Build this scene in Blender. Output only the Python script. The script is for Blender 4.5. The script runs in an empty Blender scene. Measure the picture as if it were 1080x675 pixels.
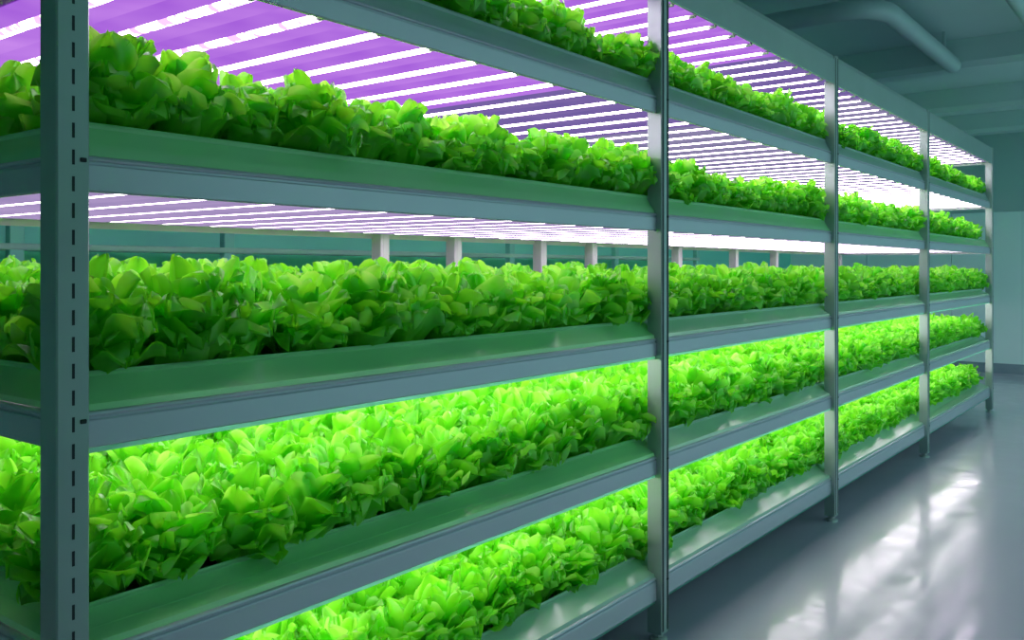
import bpy, math, random
import numpy as np

S = bpy.context.scene
COL = S.collection
PI = math.pi

# ------------------------------------------------------------------ layout (metres)
CAM_X, CAM_H = 1.6, 1.41
POSTS = [(0.764, 0.824), (3.008, 3.068), (5.030, 5.090), (7.170, 7.230), (9.790, 9.850)]   # front posts, along the rack
DEPTH = 1.52                                   # rack depth (runs to -x)
TIERS = [1.995, 1.551, 1.078, 0.631, 0.156]    # underside of each tray rail, top tier first
RAIL_H = [0.055, 0.055, 0.055, 0.058, 0.076]
TOP_B, TOP_T = 2.434, 2.597                    # top fascia
TIER_NAME = ['top', 'second', 'middle', 'fourth', 'bottom']
ORD = ['first', 'second', 'third', 'fourth', 'fifth', 'sixth', 'seventh', 'eighth', 'ninth', 'tenth', 'eleventh', 'twelfth',
       'thirteenth', 'fourteenth', 'fifteenth', 'sixteenth']
POST_NAME = ['near corner post', 'second post', 'third post', 'fourth post', 'far end post']
END_Y = POSTS[-1][1]

# ------------------------------------------------------------------ materials
def nodes(name):
    m = bpy.data.materials.new(name)
    m.use_nodes = True
    nt = m.node_tree
    b = nt.nodes['Principled BSDF']
    return m, nt, b

def N(nt, t, **kw):
    n = nt.nodes.new(t)
    for k, v in kw.items():
        setattr(n, k, v)
    return n

def noise_color(nt, c1, c2, scale, coord='Object', detail=3.0, stretch=None):
    tc = N(nt, 'ShaderNodeTexCoord')
    no = N(nt, 'ShaderNodeTexNoise')
    no.inputs['Scale'].default_value = scale
    no.inputs['Detail'].default_value = detail
    if stretch:
        mp = N(nt, 'ShaderNodeMapping')
        mp.inputs['Scale'].default_value = stretch
        nt.links.new(tc.outputs[coord], mp.inputs['Vector'])
        nt.links.new(mp.outputs['Vector'], no.inputs['Vector'])
    else:
        nt.links.new(tc.outputs[coord], no.inputs['Vector'])
    cr = N(nt, 'ShaderNodeValToRGB')
    cr.color_ramp.elements[0].position = 0.3
    cr.color_ramp.elements[1].position = 0.7
    cr.color_ramp.elements[0].color = (*c1, 1)
    cr.color_ramp.elements[1].color = (*c2, 1)
    nt.links.new(no.outputs['Fac'], cr.inputs['Fac'])
    return cr.outputs['Color'], no.outputs['Fac']

def plain(name, c1, c2, rough, metal=0.0, scale=6.0, spec=0.5, stretch=None):
    m, nt, b = nodes(name)
    col, fac = noise_color(nt, c1, c2, scale, stretch=stretch)
    nt.links.new(col, b.inputs['Base Color'])
    b.inputs['Roughness'].default_value = rough
    b.inputs['Metallic'].default_value = metal
    b.inputs['Specular IOR Level'].default_value = spec
    return m

STEEL = plain('painted_steel', (.37, .45, .43), (.41, .49, .47), .34, .35, 5)
RAIL = plain('rail_steel', (.55, .56, .62), (.59, .60, .66), .36, .35, 4, stretch=(1, .15, 1))
DARK = plain('dark_gap', (.012, .016, .018), (.02, .025, .028), .6)
FOOTM = plain('foot_metal', (.55, .56, .55), (.66, .66, .64), .35, .3)
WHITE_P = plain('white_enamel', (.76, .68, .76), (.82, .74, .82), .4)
PURPLE_P = plain('sheet_violet_lit', (.60, .17, .92), (.72, .27, .96), .45, scale=2.2)  # violet glow of the lamps put into the sheet colour
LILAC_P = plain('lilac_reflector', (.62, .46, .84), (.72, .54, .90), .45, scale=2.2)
GREY_P = plain('sheet_pink_lit', (.78, .44, .94), (.86, .52, .97), .45, scale=2.2)  # pink put into the sheet colour against green bounce light
RAFT = plain('raft_foam', (.62, .66, .62), (.70, .73, .70), .6)

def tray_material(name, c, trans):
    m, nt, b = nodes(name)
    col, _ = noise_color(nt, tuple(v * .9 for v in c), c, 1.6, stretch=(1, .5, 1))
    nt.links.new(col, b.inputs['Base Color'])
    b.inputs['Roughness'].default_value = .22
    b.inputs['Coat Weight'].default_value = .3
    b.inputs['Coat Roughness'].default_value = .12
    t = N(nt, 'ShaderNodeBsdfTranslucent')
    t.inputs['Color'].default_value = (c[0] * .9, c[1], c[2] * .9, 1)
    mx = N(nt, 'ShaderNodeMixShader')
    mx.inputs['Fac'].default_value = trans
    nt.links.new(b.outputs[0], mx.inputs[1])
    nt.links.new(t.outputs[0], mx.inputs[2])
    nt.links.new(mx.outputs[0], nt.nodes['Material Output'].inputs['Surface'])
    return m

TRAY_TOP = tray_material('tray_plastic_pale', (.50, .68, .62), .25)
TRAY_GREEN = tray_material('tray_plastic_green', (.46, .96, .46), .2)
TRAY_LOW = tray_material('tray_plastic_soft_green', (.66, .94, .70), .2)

def strip_material():
    m, nt, b = nodes('added_edge_strip')
    b.inputs['Base Color'].default_value = (.55, .95, .85, 1)
    b.inputs['Roughness'].default_value = .3
    t = N(nt, 'ShaderNodeBsdfTranslucent')
    t.inputs['Color'].default_value = (.6, 1, .9, 1)
    mx = N(nt, 'ShaderNodeMixShader')
    mx.inputs['Fac'].default_value = .8
    nt.links.new(b.outputs[0], mx.inputs[1])
    nt.links.new(t.outputs[0], mx.inputs[2])
    nt.links.new(mx.outputs[0], nt.nodes['Material Output'].inputs['Surface'])
    return m
STRIP = strip_material()

def tube_material(name, c, strength, dots):
    m = bpy.data.materials.new(name)
    m.use_nodes = True
    nt = m.node_tree
    nt.nodes.clear()
    out = N(nt, 'ShaderNodeOutputMaterial')
    e = N(nt, 'ShaderNodeEmission')
    e.inputs['Color'].default_value = (*c, 1)
    e.inputs['Strength'].default_value = strength
    if dots:                                   # the separate diodes seen through the clear tube
        tc = N(nt, 'ShaderNodeTexCoord')
        mp = N(nt, 'ShaderNodeMapping')
        mp.inputs['Scale'].default_value = (1, .6, .6)
        no = N(nt, 'ShaderNodeTexNoise')
        no.inputs['Scale'].default_value = 40
        no.inputs['Detail'].default_value = 1
        cr = N(nt, 'ShaderNodeValToRGB')
        cr.color_ramp.elements[0].position = .40
        cr.color_ramp.elements[1].position = .56
        cr.color_ramp.elements[0].color = (.10, .05, .16, 1)
        cr.color_ramp.elements[1].color = (*c, 1)
        nt.links.new(tc.outputs['Object'], mp.inputs['Vector'])
        nt.links.new(mp.outputs['Vector'], no.inputs['Vector'])
        nt.links.new(no.outputs['Fac'], cr.inputs['Fac'])
        nt.links.new(cr.outputs['Color'], e.inputs['Color'])
    nt.links.new(e.outputs[0], out.inputs['Surface'])
    return m
TUBE_PINK = tube_material('lit_tube_pink_white', (1.0, .82, 1.0), 11.5, False)
TUBE_DOTS = tube_material('lit_tube_diodes', (1.0, .78, 1.0), 12.0, True)
TUBE_SOFT = tube_material('lit_tube_lilac_white', (1.0, .84, 1.0), 9.0, False)
TUBE_WHITE = tube_material('lit_tube_white', (1.0, .88, 1.0), 8.8, False)

def leaf_material():
    m, nt, b = nodes('lettuce_leaf')
    at = N(nt, 'ShaderNodeAttribute', attribute_name='tint')
    oi = N(nt, 'ShaderNodeObjectInfo')
    tc = N(nt, 'ShaderNodeTexCoord')
    no = N(nt, 'ShaderNodeTexNoise')
    no.inputs['Scale'].default_value = 22
    no.inputs['Detail'].default_value = 3
    nt.links.new(tc.outputs['Object'], no.inputs['Vector'])
    a1 = N(nt, 'ShaderNodeMath', operation='MULTIPLY_ADD')
    nt.links.new(no.outputs['Fac'], a1.inputs[0])
    a1.inputs[1].default_value = .45
    nt.links.new(at.outputs['Fac'], a1.inputs[2])
    a2 = N(nt, 'ShaderNodeMath', operation='MULTIPLY_ADD')
    nt.links.new(oi.outputs['Random'], a2.inputs[0])
    a2.inputs[1].default_value = .18
    nt.links.new(a1.outputs[0], a2.inputs[2])
    cr = N(nt, 'ShaderNodeValToRGB')
    els = cr.color_ramp.elements
    els[0].position = .12
    els[0].color = (.075, .42, .012, 1)
    els[1].position = 1.0
    els[1].color = (.50, .87, .22, 1)
    for p, c in ((.4, (.13, .57, .016, 1)), (.72, (.25, .74, .03, 1))):
        el = els.new(p)
        el.color = c
    nt.links.new(a2.outputs[0], cr.inputs['Fac'])
    nt.links.new(cr.outputs['Color'], b.inputs['Base Color'])
    b.inputs['Roughness'].default_value = .34
    b.inputs['Specular IOR Level'].default_value = 1.0
    b.inputs['Coat Weight'].default_value = .3
    b.inputs['Coat Roughness'].default_value = .28
    bp = N(nt, 'ShaderNodeBump')
    bp.inputs['Strength'].default_value = .2
    bp.inputs['Distance'].default_value = .01
    n2 = N(nt, 'ShaderNodeTexNoise')
    n2.inputs['Scale'].default_value = 60
    nt.links.new(tc.outputs['Object'], n2.inputs['Vector'])
    nt.links.new(n2.outputs['Fac'], bp.inputs['Height'])
    nt.links.new(bp.outputs[0], b.inputs['Normal'])
    t = N(nt, 'ShaderNodeBsdfTranslucent')
    hs = N(nt, 'ShaderNodeMix', data_type='RGBA', blend_type='MULTIPLY')
    hs.inputs['Factor'].default_value = 1
    nt.links.new(cr.outputs['Color'], hs.inputs['A'])
    hs.inputs['B'].default_value = (1.5, 1.5, .8, 1)
    nt.links.new(hs.outputs['Result'], t.inputs['Color'])
    mx = N(nt, 'ShaderNodeMixShader')
    mx.inputs['Fac'].default_value = .55
    nt.links.new(b.outputs[0], mx.inputs[1])
    nt.links.new(t.outputs[0], mx.inputs[2])
    nt.links.new(mx.outputs[0], nt.nodes['Material Output'].inputs['Surface'])
    return m
LEAF = leaf_material()

def floor_material():
    m, nt, b = nodes('epoxy_floor')
    col, _ = noise_color(nt, (.52, .49, .60), (.56, .53, .64), .9)
    nt.links.new(col, b.inputs['Base Color'])
    tc = N(nt, 'ShaderNodeTexCoord')
    no = N(nt, 'ShaderNodeTexNoise')
    no.inputs['Scale'].default_value = 1.7
    no.inputs['Detail'].default_value = 4
    nt.links.new(tc.outputs['Object'], no.inputs['Vector'])
    mr = N(nt, 'ShaderNodeMapRange')
    mr.inputs['To Min'].default_value = .26
    mr.inputs['To Max'].default_value = .36
    nt.links.new(no.outputs['Fac'], mr.inputs['Value'])
    nt.links.new(mr.outputs[0], b.inputs['Roughness'])
    b.inputs['Specular IOR Level'].default_value = .8
    b.inputs['Coat Weight'].default_value = .75
    n2 = N(nt, 'ShaderNodeTexNoise')
    n2.inputs['Scale'].default_value = 5
    n2.inputs['Detail'].default_value = 3
    nt.links.new(tc.outputs['Object'], n2.inputs['Vector'])
    m2 = N(nt, 'ShaderNodeMapRange')
    m2.inputs['From Min'].default_value = .35
    m2.inputs['From Max'].default_value = .65
    m2.inputs['To Min'].default_value = .05
    m2.inputs['To Max'].default_value = .2
    nt.links.new(n2.outputs['Fac'], m2.inputs['Value'])
    nt.links.new(m2.outputs[0], b.inputs['Coat Roughness'])
    return m
FLOOR = floor_material()
CEIL = plain('ceiling_paint', (.48, .64, .63), (.52, .68, .67), .55, scale=1.2)
WALL_END = plain('wall_paint_teal', (.38, .56, .57), (.42, .59, .60), .5, scale=.8)
WALL_PALE = plain('wall_panel_pale', (.74, .96, .96), (.77, .97, .97), .35, scale=.8)
WALL_BACK = plain('wall_paint_green', (.20, .80, .66), (.24, .86, .72), .5, scale=.8)
WALL_DARK = plain('wall_paint_deep_teal', (.32, .62, .55), (.36, .66, .59), .5, scale=.8)
PIPE = plain('pipe_paint', (.40, .52, .52), (.44, .56, .56), .4, scale=3)
PLINTH = plain('plinth_paint', (.20, .30, .36), (.24, .33, .39), .35)

# ------------------------------------------------------------------ mesh helpers
class MB:
    def __init__(s):
        s.v, s.f = [], []
    def add(s, vs, fs):
        o = len(s.v)
        s.v += vs
        s.f += [tuple(i + o for i in f) for f in fs]
        return s
    def box(s, x0, x1, y0, y1, z0, z1, b=0.0):
        """box with all edges chamfered by b"""
        if b <= 0:
            vs = [(x, y, z) for x in (x0, x1) for y in (y0, y1) for z in (z0, z1)]
            fs = [(0, 1, 3, 2), (4, 6, 7, 5), (0, 4, 5, 1), (2, 3, 7, 6), (0, 2, 6, 4), (1, 5, 7, 3)]
            return s.add(vs, fs)
        vs, idx = [], {}
        for i, x in enumerate((x0, x1)):
            for j, y in enumerate((y0, y1)):
                for k, z in enumerate((z0, z1)):
                    sx, sy, sz = (b, -b)[i], (b, -b)[j], (b, -b)[k]
                    for a, p in enumerate(((x, y + sy, z + sz), (x + sx, y, z + sz), (x + sx, y + sy, z))):
                        idx[i, j, k, a] = len(vs)
                        vs.append(p)
        fs = []
        def quad(a, order):
            fs.append(tuple(idx[o + (a,)] for o in order))
        quad(0, [(0, 0, 0), (0, 0, 1), (0, 1, 1), (0, 1, 0)]); quad(0, [(1, 0, 0), (1, 1, 0), (1, 1, 1), (1, 0, 1)])
        quad(1, [(0, 0, 0), (1, 0, 0), (1, 0, 1), (0, 0, 1)]); quad(1, [(0, 1, 0), (0, 1, 1), (1, 1, 1), (1, 1, 0)])
        quad(2, [(0, 0, 0), (0, 1, 0), (1, 1, 0), (1, 0, 0)]); quad(2, [(0, 0, 1), (1, 0, 1), (1, 1, 1), (0, 1, 1)])
        for p in (0, 1):
            for q in (0, 1):
                fs.append((idx[p, q, 0, 0], idx[p, q, 1, 0], idx[p, q, 1, 1], idx[p, q, 0, 1]))
                fs.append((idx[p, 0, q, 0], idx[p, 1, q, 0], idx[p, 1, q, 2], idx[p, 0, q, 2]))
                fs.append((idx[0, p, q, 1], idx[1, p, q, 1], idx[1, p, q, 2], idx[0, p, q, 2]))
        for i in (0, 1):
            for j in (0, 1):
                for k in (0, 1):
                    fs.append((idx[i, j, k, 0], idx[i, j, k, 1], idx[i, j, k, 2]))
        return s.add(vs, fs)
    def extrude(s, prof, a0, a1, axis='y', closed=True):
        """sweep a profile of (x, z) pairs along y, or of (y, z) pairs along x"""
        n = len(prof)
        put = (lambda p, a: (p[0], a, p[1])) if axis == 'y' else (lambda p, a: (a, p[0], p[1]))
        vs = [put(p, a0) for p in prof] + [put(p, a1) for p in prof]
        fs = [(i, (i + 1) % n, n + (i + 1) % n, n + i) for i in range(n if closed else n - 1)]
        if closed:
            fs += [tuple(range(n))[::-1], tuple(range(n, 2 * n))]
        return s.add(vs, fs)
    def tube(s, pts, r, n=10):
        """round tube through a list of points"""
        P = [np.array(p, float) for p in pts]
        vs, fs = [], []
        up = np.array((0, 0, 1.0))
        for i, p in enumerate(P):
            d = P[min(i + 1, len(P) - 1)] - P[max(i - 1, 0)]
            d /= np.linalg.norm(d)
            u = up if abs(d @ up) < .95 else np.array((1.0, 0, 0))
            a = np.cross(d, u); a /= np.linalg.norm(a)
            c = np.cross(a, d)
            for k in range(n):
                t = 2 * PI * k / n
                vs.append(tuple(p + r * (math.cos(t) * a + math.sin(t) * c)))
        for i in range(len(P) - 1):
            for k in range(n):
                fs.append((i * n + k, i * n + (k + 1) % n, (i + 1) * n + (k + 1) % n, (i + 1) * n + k))
        fs.append(tuple(range(n))[::-1])
        fs.append(tuple(range((len(P) - 1) * n, len(P) * n)))
        return s.add(vs, fs)
    def lathe(s, prof, n=16, c=(0, 0)):
        vs, fs = [], []
        for r, z in prof:
            for k in range(n):
                t = 2 * PI * k / n
                vs.append((c[0] + r * math.cos(t), c[1] + r * math.sin(t), z))
        for i in range(len(prof) - 1):
            for k in range(n):
                fs.append((i * n + k, i * n + (k + 1) % n, (i + 1) * n + (k + 1) % n, (i + 1) * n + k))
        fs.append(tuple(range(n))[::-1])
        fs.append(tuple(range((len(prof) - 1) * n, len(prof) * n)))
        return s.add(vs, fs)
    def mesh(s, name, mat, smooth=False):
        me = bpy.data.meshes.new(name)
        me.from_pydata(s.v, [], s.f)
        me.materials.append(mat)
        me.validate()
        import bmesh
        bm = bmesh.new()
        bm.from_mesh(me)
        bmesh.ops.recalc_face_normals(bm, faces=bm.faces)
        bm.to_mesh(me)
        bm.free()
        if smooth:
            me.polygons.foreach_set('use_smooth', [True] * len(me.polygons))
            try:
                me.set_sharp_from_angle(angle=math.radians(40))
            except Exception:
                pass
        return me
    def build(s, name, mat, parent=None, smooth=False, loc=None):
        o = bpy.data.objects.new(name, s.mesh(name, mat, smooth))
        COL.objects.link(o)
        if parent is not None:
            o.parent = parent
        if loc:
            o.location = loc
        return o

def tag(o, label=None, cat=None, group=None, kind=None):
    for k, v in (('label', label), ('category', cat), ('group', group), ('kind', kind)):
        if v:
            o[k] = v
    return o

def empty(name, loc=(0, 0, 0)):
    o = bpy.data.objects.new(name, None)
    COL.objects.link(o)
    o.location = loc
    o.empty_display_size = .1
    return o

def copy_tree(o, parent=None):
    c = o.copy()
    COL.objects.link(c)
    if parent is not None:
        c.parent = parent
    for ch in o.children:
        copy_tree(ch, c)
    return c

# ------------------------------------------------------------------ the room
def setting(o):
    return tag(o, kind='structure')
CEIL_Z, END_WALL = 3.42, 13.6
setting(MB().box(-3.6, 3.9, -1.7, END_WALL + .2, -.1, 0).build('floor', FLOOR))
setting(MB().box(-3.6, 2.8, -1.7, END_WALL + .2, CEIL_Z, CEIL_Z + .1).build('ceiling', CEIL))
setting(MB().box(-3.6, 4.6, END_WALL, END_WALL + .2, 0, CEIL_Z).build('wall_end', WALL_END))
setting(MB().box(-3.6, -3.4, -1.5, END_WALL, 0, CEIL_Z).build('wall_left', WALL_BACK))
setting(MB().box(-3.6, 3.8, -1.7, -1.5, 0, CEIL_Z).build('wall_added_back', WALL_DARK))  # unseen, added to cut the hall light on the near post
setting(MB().box(3.6, 3.8, -1.5, 3.2, 0, CEIL_Z).build('wall_added_right', WALL_DARK))  # unseen short wall, added to keep light off the near end
w = MB()
for i in range(7):                             # pale wall panels with narrow joints
    x0 = -3.4 + i * 1.14
    w.box(x0, x0 + 1.132, END_WALL - .03, END_WALL, .0, 2.17, .004)
setting(w.build('trim_1', WALL_PALE))
setting(MB().extrude([(END_WALL - .03, 0), (END_WALL - .06, 0), (END_WALL - .06, .10), (END_WALL - .045, .13), (END_WALL - .03, .13)],
                     -3.4, 4.6, 'x').build('baseboard_end', PLINTH))
for i, y in enumerate((4.1, 6.35, 8.62, 10.95, 12.9)):
    prof = [(y, CEIL_Z), (y, CEIL_Z - .20), (y + .03, CEIL_Z - .25), (y + .27, CEIL_Z - .25), (y + .30, CEIL_Z - .20), (y + .30, CEIL_Z)]
    if i == 1:
        continue
    setting(MB().extrude(prof, -3.4, 2.8, 'x').build('trim_%d' % (i + 2), CEIL))

def pipe(pts, r, label, grp=None):
    t = empty('ceiling_pipe', pts[0])
    P = [tuple(np.array(p) - np.array(pts[0])) for p in pts]
    MB().tube(P, r, 16).build('pipe_run', PIPE, t, True)
    for k in (0, -1):                          # hangers up to the ceiling
        a, b_ = np.array(P[k]), np.array(P[1 if k == 0 else -2])
        q = a + (b_ - a) / np.linalg.norm(b_ - a) * .35
        h = CEIL_Z - pts[0][2]
        m = MB().box(q[0] - .012, q[0] + .012, q[1] - .012, q[1] + .012, r * .9, h)
        m.build('hanger', PIPE, t)
    return tag(t, label, 'pipe', grp)

arc = [(-.12 - .28 + .28 * math.sin(a), 6.34 + .28 - .28 * math.cos(a), 3.20) for a in np.linspace(0, PI / 2, 9)]
pipe([(-2.2, 6.34, 3.20)] + arc + [(-.12, 8.62, 3.20)], .07, 'thick teal pipe bending at a right angle under the ceiling above the rack', None)
pipe([(.62, 2.0, 3.22), (.62, 8.62, 3.22)], .05, 'straight teal pipe under the ceiling over the aisle', None)

# ------------------------------------------------------------------ the growing rack
rack = tag(empty('growing_rack', (0, 0, 0)), 'long grey steel five-tier growing rack along the aisle, filled with lettuce', 'rack')

def make_post(y0, y1, x_front, top, slots, parent, front=True):
    """upright: box with two shallow grooves down its front face, levelling foot under it"""
    w_, d = y1 - y0, .06
    xf = x_front
    g = .0145
    gd = .0016
    a, b = y0 + w_ * (.08 if not slots else .44), y0 + w_ * (.92 if not slots else .56)
    prof = [(xf - d, y0), (xf - .003, y0), (xf, y0 + .003)]
    if not slots:
        prof += [(xf, a), (xf - gd, a + .0005), (xf - gd, a + g), (xf, a + g + .0005), (xf, b - g - .0005), (xf - gd, b - g), (xf - gd, b), (xf, b + .0005)]
    prof += [(xf, y1 - .003), (xf - .003, y1), (xf - d, y1)]
    n = len(prof)
    z0 = .03
    vs = [(x, y, z0) for x, y in prof] + [(x, y, top) for x, y in prof]
    fs = [(i, (i + 1) % n, n + (i + 1) % n, n + i) for i in range(n)] + [tuple(range(n))[::-1], tuple(range(n, 2 * n))]
    p = MB().add(vs, fs).build('post', STEEL if front else WHITE_P, parent)
    cx, cy = xf - d / 2, (y0 + y1) / 2
    f = MB().lathe([(.034, 0), (.034, .007), (.028, .011), (.011, .013), (.011, .03)], 18, (cx, cy))
    f.lathe([(.018, .014), (.018, .026)], 6, (cx, cy))
    tag(f.build('foot', FOOTM, p), 'pale metal levelling foot')
    if not slots and front:
        m = MB()
        for q in (a, b - g):
            m.box(xf - gd - .001, xf - gd + .0008, q + .001, q + g - .001, z0 + .01, top - .01)
        tag(m.build('groove', DARK, p), 'dark vertical grooves')
    elif slots:
        m = MB()
        z = .06
        while z < top - .05:                   # one column of punched slots
            m.box(xf - .004, xf + .0006, (y0 + y1) / 2 - .0024, (y0 + y1) / 2 + .0024, z, z + .027)
            z += .048
        tag(m.build('slots', DARK, p), 'column of dark punched slots')
    for zt, rh in zip(TIERS, RAIL_H):
        if front:
            MB().box(xf - .003, xf + .003, y1 - .018, y1 - .006, zt + rh - .004, zt + rh + .004, .0015).build('bolt', DARK, p)
    return p

for i, (y0, y1) in enumerate(POSTS):
    top = TOP_T - .005
    make_post(y0, y1, 0.0, top, i == 0, rack)
# rear uprights, the tubes' pinkish light put into their enamel colour
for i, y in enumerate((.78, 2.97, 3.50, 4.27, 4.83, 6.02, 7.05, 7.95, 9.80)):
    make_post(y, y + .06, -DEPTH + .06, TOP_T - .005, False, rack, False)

def rail_prof(x, z, h, s=1):
    """front rail: flat face, rolled lower lip, groove and a rounded ledge on top. s = -1 mirrors it for the rear"""
    p = [(-.010, 0), (-.003, 0), (0, .003), (.0, h - .006), (-.002, h - .003), (-.006, h - .003), (-.006, h + .002), (-.001, h + .003), (.001, h + .006),
         (-.001, h + .010), (-.006, h + .012), (-.012, h + .012), (-.010, .004)]
    return [(x + s * a, z + b) for a, b in p]

XF = -.022                                      # front face of the rails
for i, (z, h) in enumerate(zip(TIERS, RAIL_H)):
    for b in range(4):
        ya, yb = POSTS[b][1], POSTS[b + 1][0]
        MB().extrude(rail_prof(XF, z, h), ya, yb).build('front_rail', RAIL, rack)
        if i >= 2:
            st = MB().box(XF - .010, XF - .004, ya + .002, yb - .002, z - .010, z, .001)  # added strip, gives the rail's lower edge its bright line of light
            tag(st.build('edge_glow_strip', STRIP, rack), 'thin strip added for the bright line under the rail')
    MB().extrude(rail_prof(-DEPTH, z, h, -1), POSTS[0][0], END_Y).build('rear_rail', WHITE_P, rack)
    # end rails
    ye = POSTS[0][0] + .022
    MB().extrude([(ye - (a[0]), a[1]) for a in rail_prof(0, z, h)], -DEPTH + .06, -.06, 'x').build('end_rail', RAIL, rack)
    ye = END_Y - .022
    MB().extrude([(ye + (a[0]), a[1]) for a in rail_prof(0, z, h)], -DEPTH + .06, -.06, 'x').build('end_rail', RAIL, rack)

def fascia(y0, y1):
    p = [(-.012, TOP_B), (-.006, TOP_B), (-.004, TOP_B + .004), (-.004, TOP_T - .03), (-.010, TOP_T - .006), (-.018, TOP_T), (-.30, TOP_T), (-.30, TOP_T - .006), (-.020, TOP_T - .006), (-.012, TOP_T - .03)]
    return MB().extrude(p, y0, y1)
for b in range(4):
    fascia(POSTS[b][1] if b else POSTS[0][1], POSTS[b + 1][0]).build('top_fascia', STEEL, rack)
MB().box(-DEPTH, -DEPTH + .008, POSTS[0][0], END_Y, TOP_B, TOP_T).build('rear_fascia', STEEL, rack)
MB().box(-DEPTH + .06, -.06, POSTS[0][0] + .01, POSTS[0][0] + .02, TOP_B, TOP_T).build('end_fascia', STEEL, rack)
MB().box(-DEPTH + .06, -.06, END_Y - .02, END_Y - .01, TOP_B, TOP_T).build('end_fascia', STEEL, rack)

# reflector sheets under every tier and under the top
LEVELS = [TOP_B] + TIERS[:4]
PANELS = [[PURPLE_P, PURPLE_P, LILAC_P, LILAC_P], [PURPLE_P, LILAC_P, GREY_P, GREY_P], [GREY_P] * 4, [WHITE_P] * 4, [WHITE_P] * 4]  # violet near, paler far: lamp glow painted into the sheets
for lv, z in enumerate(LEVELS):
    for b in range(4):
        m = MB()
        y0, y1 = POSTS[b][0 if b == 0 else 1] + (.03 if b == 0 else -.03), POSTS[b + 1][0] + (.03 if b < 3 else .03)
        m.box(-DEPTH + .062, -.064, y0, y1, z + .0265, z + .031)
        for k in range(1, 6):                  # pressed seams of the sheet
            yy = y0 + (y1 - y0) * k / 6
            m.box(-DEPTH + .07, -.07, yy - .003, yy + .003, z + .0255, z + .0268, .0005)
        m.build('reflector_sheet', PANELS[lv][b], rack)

# ------------------------------------------------------------------ light tubes, one thing each
X0, X1, TUBE_Z = -1.42, -.050, .0205
def sheet_glow_material(name, strength, ca, cb):
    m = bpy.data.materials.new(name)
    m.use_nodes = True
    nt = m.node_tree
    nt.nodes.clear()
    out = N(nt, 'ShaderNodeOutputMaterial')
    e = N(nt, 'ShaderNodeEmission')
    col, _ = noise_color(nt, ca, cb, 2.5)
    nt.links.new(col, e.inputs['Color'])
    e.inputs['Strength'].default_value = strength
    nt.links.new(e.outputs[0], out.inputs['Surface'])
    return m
SHEET_GLOW = sheet_glow_material('violet_glow', .88, (.36, .10, .72), (.60, .26, .88))  # self-lit colours standing in for lamp light on the reflector sheets
SHEET_GLOW_DIM = sheet_glow_material('violet_glow_dim', .5, (.26, .18, .62), (.42, .28, .74))
SHEET_GLOW_GREY = sheet_glow_material('grey_lilac_glow', .62, (.26, .24, .46), (.46, .40, .66))
SHEET_GLOW_LILAC = sheet_glow_material('lilac_glow', .72, (.40, .30, .60), (.56, .42, .74))

def make_tube(mat, flat, sheet_glow=None, rad=.0135):
    t = empty('grow_light', (0, 0, 0))
    h = MB().box(X0 - .02, X1 + .02, -.015, .015, .0225, .0265, .001)
    h.build('housing', WHITE_P, t)
    if sheet_glow:                                     # added glow stands in for violet lamp light on the sheet
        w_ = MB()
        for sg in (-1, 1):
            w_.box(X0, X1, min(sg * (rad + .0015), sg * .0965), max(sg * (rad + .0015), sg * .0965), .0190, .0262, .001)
        tag(w_.build('added_glow', sheet_glow, t), ('lilac' if 'lilac' in sheet_glow.name else 'violet') + ' glow sheet added between the tubes')
    n = 8
    vs, fs = [], []
    for x in (X0 + .03, X1 - .03):
        for k in range(n):
            a = 2 * PI * k / n + PI / n
            vs.append((x, rad * math.cos(a), TUBE_Z + flat * math.sin(a)))
    for k in range(n):
        fs.append((k, (k + 1) % n, n + (k + 1) % n, n + k))
    fs += [tuple(range(n))[::-1], tuple(range(n, 2 * n))]
    tag(MB().add(vs, fs).build('tube', mat, t, True), 'glowing white tube')
    for x in (X0, X1):
        MB().tube([(x - .03 if x == X1 else x + .03, 0, TUBE_Z), (x, 0, TUBE_Z)], flat + .001, 10).build('end_cap', WHITE_P, t)
    return t
T_PROTO = {k: make_tube(m, f) for k, m, f in (('white', TUBE_WHITE, .012),)}
T_PROTO['dots'] = make_tube(TUBE_DOTS, .010, SHEET_GLOW, .020)
T_PROTO['violet'] = make_tube(TUBE_PINK, .008, SHEET_GLOW, .018)
T_PROTO['dim'] = make_tube(TUBE_PINK, .006, SHEET_GLOW_DIM, .018)
T_PROTO['pink'] = make_tube(TUBE_PINK, .003, SHEET_GLOW_GREY, .022)
T_PROTO['soft'] = make_tube(TUBE_SOFT, .0018, SHEET_GLOW_LILAC)

used = set()
LV_TXT = ['under the top cover', 'under the top tray', 'under the second tray', 'under the middle tray', 'under the fourth tray']
for lv, z in enumerate(LEVELS):
    y, cnt = 1.03, {}
    while y < END_Y - .12:
        b = max(i for i in range(4) if POSTS[i][0] < y)
        k = cnt[b] = cnt.get(b, -1) + 1
        kind = ('dots' if lv == 1 and y < 1.5 else 'violet' if y < (4.2, 2.5)[lv] else 'dim' if y < (5.6, 3.4)[lv] else 'pink') if lv < 2 else 'soft' if lv == 2 else 'white'
        if kind in used:
            o = copy_tree(T_PROTO[kind])
        else:
            o = T_PROTO[kind]
            used.add(kind)
        o.location = (0, y, z)
        tag(o, ('violet' if kind in ('dots', 'violet', 'dim') else 'white') + ' glowing grow light %s, %s one beyond the %s' % (LV_TXT[lv], ORD[k], POST_NAME[b]), 'grow light', 'grow lights ' + LV_TXT[lv])
        y += .197

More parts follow.
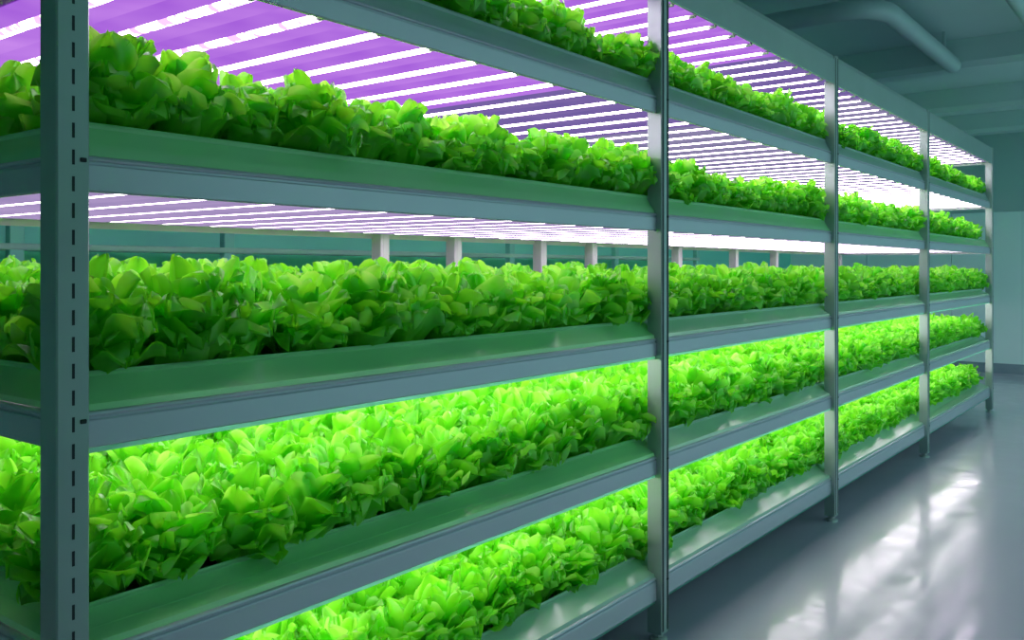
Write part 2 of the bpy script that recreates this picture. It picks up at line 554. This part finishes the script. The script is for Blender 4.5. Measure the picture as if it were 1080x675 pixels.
# ------------------------------------------------------------------ trays
def make_tray(b, tier):
    z, h = TIERS[tier], RAIL_H[tier]
    y0 = (POSTS[b][0] + POSTS[b][1]) / 2 + .0005 if b else POSTS[0][0] + .036
    y1 = (POSTS[b + 1][0] + POSTS[b + 1][1]) / 2 - .0005 if b < 3 else END_Y - .036
    t = empty('planting_tray', (0, y0, z))
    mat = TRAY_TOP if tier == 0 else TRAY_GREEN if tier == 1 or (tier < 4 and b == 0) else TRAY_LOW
    L = y1 - y0
    xa, xb = XF - .007, -DEPTH + .035            # outer faces at the foot of the wall
    zb, zt = h + .0125, .132 if tier < 4 else .150
    lean = (.026, .032, .062, .066, .085)[tier]
    th = .004
    def ring(x_in, z_):                          # rectangle inset by x_in
        return [(xa - x_in, x_in * (b == 0), z_), (xa - x_in, L - x_in * (b == 3), z_), (xb + x_in, L - x_in * (b == 3), z_), (xb + x_in, x_in * (b == 0), z_)]
    prof = [(.0, zb), (.003, zb + .012), (lean * .5, (zb + zt) / 2 - .004), (lean, zt - .008), (lean - .003, zt - .002), (lean, zt),
            (lean + .005, zt - .003), (lean + .006, zt - .012), (lean * .5 + .006, (zb + zt) / 2), (.010, zb + .012), (.094, .082 if tier < 4 else .094), (.099, .082 if tier < 4 else .094)]
    vs, fs = [], []
    for x_in, z_ in prof:
        vs += ring(x_in, z_)
    for i in range(len(prof) - 1):
        for k in range(4):
            fs.append((i * 4 + k, i * 4 + (k + 1) % 4, i * 4 + 4 + (k + 1) % 4, i * 4 + 4 + k))
    wl = MB().add(vs, fs).build('tray_wall', mat, t, True)
    # rim bead along the top edge
    r = MB()
    R = [tuple(p) for p in ring(lean + .001, zt)]
    for k in range(4):
        if (k == 1 and b < 3) or (k == 3 and b > 0):
            pass
        r.tube([R[k], R[(k + 1) % 4]], .0035, 6)
    r.build('rim', mat, t, True)
    bs = MB().box(xb + .096, xa - .096, .101, L - .101, .060, .0745)
    bs.build('tray_floor', WHITE_P, t)
    rf = MB().box(xb + .095, xa - .095, .1, L - .1, .075, .088 if tier < 4 else .1, .004)
    tag(rf.build('planting_raft', RAFT, t), 'pale foam planting raft')
    nm = ['near corner post and the second post', 'second post and the third post', 'third post and the fourth post', 'fourth post and the far end'][b]
    return tag(t, '%s tray on the %s tier between the %s' % ('grey-green' if tier == 0 else 'green' if mat is TRAY_GREEN else 'pale green', TIER_NAME[tier], nm), 'tray', 'planting trays of the rack')
for tier in range(5):
    for b in range(4):
        make_tray(b, tier)

# ------------------------------------------------------------------ lettuce
def leaf_grid(rs, t, nu, nv):
    """one frilly leaf: t 0 = heart, 1 = outermost"""
    az = rs.uniform(0, 2 * PI)
    L = (.158 - .062 * t ** 1.5) * rs.uniform(.80, 1.12)
    W = (.027 + .011 * t) * rs.uniform(.8, 1.3)
    th0 = math.radians(4 + 32 * t + rs.uniform(-7, 7))         # lean from the vertical at the foot
    bend = math.radians(10 + 42 * t + rs.uniform(-16, 30))      # further lean gained along the leaf
    cup = rs.uniform(.2, .8) * (1 if t < .5 else .75)
    amp = (.004 + .004 * t) * rs.uniform(.7, 1.5)
    fr, ph = rs.uniform(8, 13), rs.uniform(0, 6)
    lob = rs.uniform(.04, .14)
    u = np.sin(np.linspace(0, 1, nu) * PI / 2) ** .9
    ang = th0 + bend * u ** 1.7
    du = L * np.diff(u)
    r = .006 + .034 * t + np.concatenate([[0], np.cumsum(np.sin(ang[:-1]) * du)])
    z = np.concatenate([[0], np.cumsum(np.cos(ang[:-1]) * du)])
    w = W * (.24 + .96 * np.clip(u / .60, 0, 1) ** 1.4) * np.sqrt(np.clip(1 - (np.clip((u - .58) / .425, 0, 1)) ** 2.3, 0, 1))
    w = w * (1 + lob * np.sin(fr * 1.3 * u + ph) * (u > .25))
    v = np.linspace(-1, 1, nv)
    U, V = np.meshgrid(u, v, indexing='ij')
    side = w[:, None] * V
    nrm_r, nrm_z = -np.cos(ang)[:, None], np.sin(ang)[:, None]   # points to the heart
    off = cup * np.abs(V) ** 2 * w[:, None] * .9
    off = off + amp * np.abs(V) ** 1.8 * np.sin(fr * U + ph + 2.2 * V) * np.clip(U * 2, 0, 1)
    off = off + amp * 1.1 * np.clip((U - .55) / .45, 0, 1) * np.sin(6.0 * V + ph)
    off = off - .0025 * np.exp(-(V / .22) ** 2)
    R = r[:, None] + nrm_r * off
    Z = z[:, None] + nrm_z * off
    X = R * math.cos(az) - side * math.sin(az)
    Y = R * math.sin(az) + side * math.cos(az)
    co = np.stack([X, Y, Z], -1).reshape(-1, 3)
    base = rs.uniform(-.02, .34) + .12 * (1 - t)
    tint = base + .30 * np.abs(V) ** 2 * U + .22 * np.exp(-(V / .16) ** 2) * (1 - U) + .18 * np.clip(.25 - U, 0, 1) * 4
    i = np.arange((nu - 1) * nv).reshape(nu - 1, nv)[:, :-1].ravel()
    q = np.stack([i, i + 1, i + nv + 1, i + nv], -1)
    return co, q, tint.reshape(-1)

def head_arrays(seed, nleaf, nu, nv):
    rs = np.random.RandomState(seed)
    C_, Q_, T_, o = [], [], [], 0
    for k in range(nleaf):
        t = ((k + .5) / nleaf) ** .8
        co, q, ti = leaf_grid(rs, t, nu, nv)
        C_.append(co); Q_.append(q + o); T_.append(ti)
        o += len(co)
    return np.concatenate(C_), np.concatenate(Q_), np.concatenate(T_)

def np_mesh(name, co, q, tint):
    me = bpy.data.meshes.new(name)
    me.vertices.add(len(co))
    me.vertices.foreach_set('co', co.astype(np.float32).ravel())
    me.loops.add(len(q) * 4)
    me.loops.foreach_set('vertex_index', q.astype(np.int32).ravel())
    me.polygons.add(len(q))
    me.polygons.foreach_set('loop_start', np.arange(0, len(q) * 4, 4, dtype=np.int32))
    me.polygons.foreach_set('use_smooth', np.ones(len(q), dtype=bool))
    a = me.attributes.new('tint', 'FLOAT', 'POINT')
    a.data.foreach_set('value', tint.astype(np.float32))
    me.materials.append(LEAF)
    me.update(calc_edges=True)
    me.validate()
    return me

HI = [np_mesh('lettuce_head', *head_arrays(100 + s, 66, 11, 9)) for s in range(10)]
LO = [head_arrays(300 + s, 36, 7, 5) for s in range(8)]

rng = random.Random(7)
HEADS = []                                       # (tier, row, column, bay, place in bay, x, y, z, rot, scale, tilt, variant)
NROW = 7
for tier in range(5):
    z = TIERS[tier] + (.088 if tier < 4 else .1)
    base_s = [1.36, 1.42, 1.50, 1.46, 1.40][tier]
    for row in range(NROW):
        y, col_, cnt = .925 + (.08 if row % 2 else 0), 0, {}
        while y < END_Y - .085:
            b = max(i for i in range(4) if POSTS[i][0] < y)
            k = cnt[b] = cnt.get(b, -1) + 1
            HEADS.append((tier, row, col_, b, k, (-.165, -.165, -.185, -.18, -.20)[tier] - row * .19 + rng.uniform(-.015, .015), y + rng.uniform(-.02, .02), z,
                          rng.uniform(0, 6.28), base_s * rng.uniform(*((.84, 1.2) if tier < 2 else (.9, 1.12))), (rng.uniform(-.12, .12), rng.uniform(-.12, .12)), rng.randrange(10)))
            y += .172
            col_ += 1

# the 300 heads that show largest; all others are one mass
KEEP = {
    6, 7, 8, 9, 10, 11, 12, 13, 14, 15, 16, 17, 18, 19, 20, 21, 22, 23, 24, 26, 27, 28, 29, 30, 32, 33, 34, 36, 40, 41, 44, 45, 50, 361, 362, 363, 364,
    365, 366, 367, 368, 369, 370, 371, 372, 373, 374, 375, 376, 377, 378, 379, 380, 381, 382, 383, 384, 386, 387, 388, 389, 390, 391, 392, 393, 394, 396,
    397, 399, 402, 404, 407, 408, 413, 415, 420, 464, 722, 723, 724, 725, 726, 727, 728, 729, 730, 731, 732, 733, 734, 735, 736, 737, 738, 739, 740, 741,
    742, 743, 744, 745, 746, 748, 749, 751, 752, 753, 754, 755, 756, 757, 758, 759, 761, 762, 764, 765, 766, 768, 769, 771, 772, 773, 774, 775, 776, 777,
    778, 781, 782, 783, 785, 789, 825, 829, 877, 882, 929, 931, 942, 981, 991, 1083, 1084, 1085, 1086, 1087, 1088, 1089, 1090, 1091, 1092, 1093, 1094,
    1095, 1097, 1098, 1099, 1100, 1101, 1102, 1103, 1104, 1105, 1106, 1107, 1108, 1109, 1110, 1111, 1112, 1113, 1115, 1116, 1117, 1118, 1119, 1120, 1121,
    1122, 1124, 1125, 1126, 1129, 1130, 1132, 1134, 1135, 1136, 1137, 1138, 1140, 1141, 1142, 1143, 1144, 1145, 1147, 1148, 1150, 1152, 1153, 1154, 1155,
    1158, 1159, 1161, 1162, 1168, 1172, 1186, 1187, 1188, 1189, 1190, 1191, 1192, 1193, 1194, 1195, 1196, 1197, 1199, 1201, 1202, 1207, 1210, 1214, 1238,
    1239, 1240, 1241, 1242, 1243, 1244, 1245, 1246, 1247, 1290, 1447, 1448, 1449, 1450, 1451, 1452, 1453, 1454, 1455, 1456, 1457, 1458, 1459, 1460, 1461,
    1462, 1463, 1464, 1465, 1466, 1467, 1468, 1469, 1470, 1471, 1472, 1473, 1474, 1475, 1476, 1477, 1478, 1479, 1480, 1482, 1484, 1485, 1486, 1488, 1491,
    1492, 1493, 1499, 1500, 1501, 1502, 1503, 1504, 1505, 1506, 1507, 1508, 1509, 1510, 1512, 1514, 1516, 1517, 1519, 1520, 1521}

proto = {}
C_, Q_, T_, off = [], [], [], 0
for i, h in enumerate(HEADS):
    tier, row, col_, b, k, x, y, z, rot, s, tilt, var = h
    sw = 1.06 + (s - 1.06) * .35
    if i in KEEP:
        if var not in proto:
            o = proto[var] = bpy.data.objects.new('lettuce', HI[var])
        else:
            o = proto[var].copy()
        COL.objects.link(o)
        o.location = (x, y, z)
        o.rotation_euler = (tilt[0], tilt[1], rot)
        o.scale = (sw, sw, s)
        tag(o, 'green lettuce on the %s tier, %s row, %s beyond the %s' % (TIER_NAME[tier], 'front' if row == 0 else ORD[row], ORD[k], POST_NAME[b]),
            'lettuce', 'lettuces on the %s tier' % TIER_NAME[tier])
    else:
        co, q, ti = LO[var % 8]
        c, s_ = math.cos(rot) * sw, math.sin(rot) * sw
        C_.append(co @ np.array([[c, s_, 0], [-s_, c, 0], [0, 0, s]]) + np.array([x, y, z]))
        Q_.append(q + off)
        T_.append(ti + (var - 4.5) * .01)
        off += len(co)
rest = bpy.data.objects.new('lettuce_bed', np_mesh('lettuce_bed', np.concatenate(C_), np.concatenate(Q_), np.concatenate(T_)))
COL.objects.link(rest)
tag(rest, 'mass of green lettuce filling the trays behind the front rows', 'lettuce bed', None, 'stuff')

# ------------------------------------------------------------------ a second, unlit rack behind
TEALP = plain('teal_paint', (.20, .66, .58), (.24, .72, .64), .5)
PALER = plain('pale_rail_paint', (.30, .60, .55), (.38, .66, .60), .45)
rb = tag(empty('storage_rack', (-2.95, 0, 0)), 'shallow teal rack with pale rails standing against the green wall', 'rack')
for y in (-.9, .22, 1.02, 1.95, 3.15, 4.4, 5.9, 7.6, 9.4):
    MB().box(-.05, 0, y, y + .07, 0, 2.4, .004).build('post', TEALP, rb)
for z in (.2, .65, 1.10, 1.50, 2.0, 2.35):
    MB().extrude([(-.34, z), (0, z), (.004, z + .006), (.004, z + .026), (0, z + .032), (-.34, z + .032)], -.9, 9.47).build('shelf', PALER if z == 1.5 else TEALP, rb)

# ------------------------------------------------------------------ light from the open hall, camera
wd = bpy.data.worlds.new('hall_light')
S.world = wd
wd.use_nodes = True
bg = wd.node_tree.nodes['Background']
bg.inputs['Color'].default_value = (.46, .96, .98, 1)
bg.inputs['Strength'].default_value = .66

cd = bpy.data.cameras.new('camera')
cam = bpy.data.objects.new('camera', cd)
COL.objects.link(cam)
cam.location = (CAM_X, 0, CAM_H)
cam.rotation_euler = (PI / 2, 0, math.radians(37.5))
cd.sensor_width = 36
cd.lens = 944 / 1080 * 36
cd.shift_y = -54.5 / 1080
cd.clip_start = .05
S.camera = cam

S.view_settings.view_transform = 'Standard'
S.view_settings.look = 'None'
S.view_settings.exposure = .12
S.view_settings.gamma = 1
S.view_settings.use_curve_mapping = False
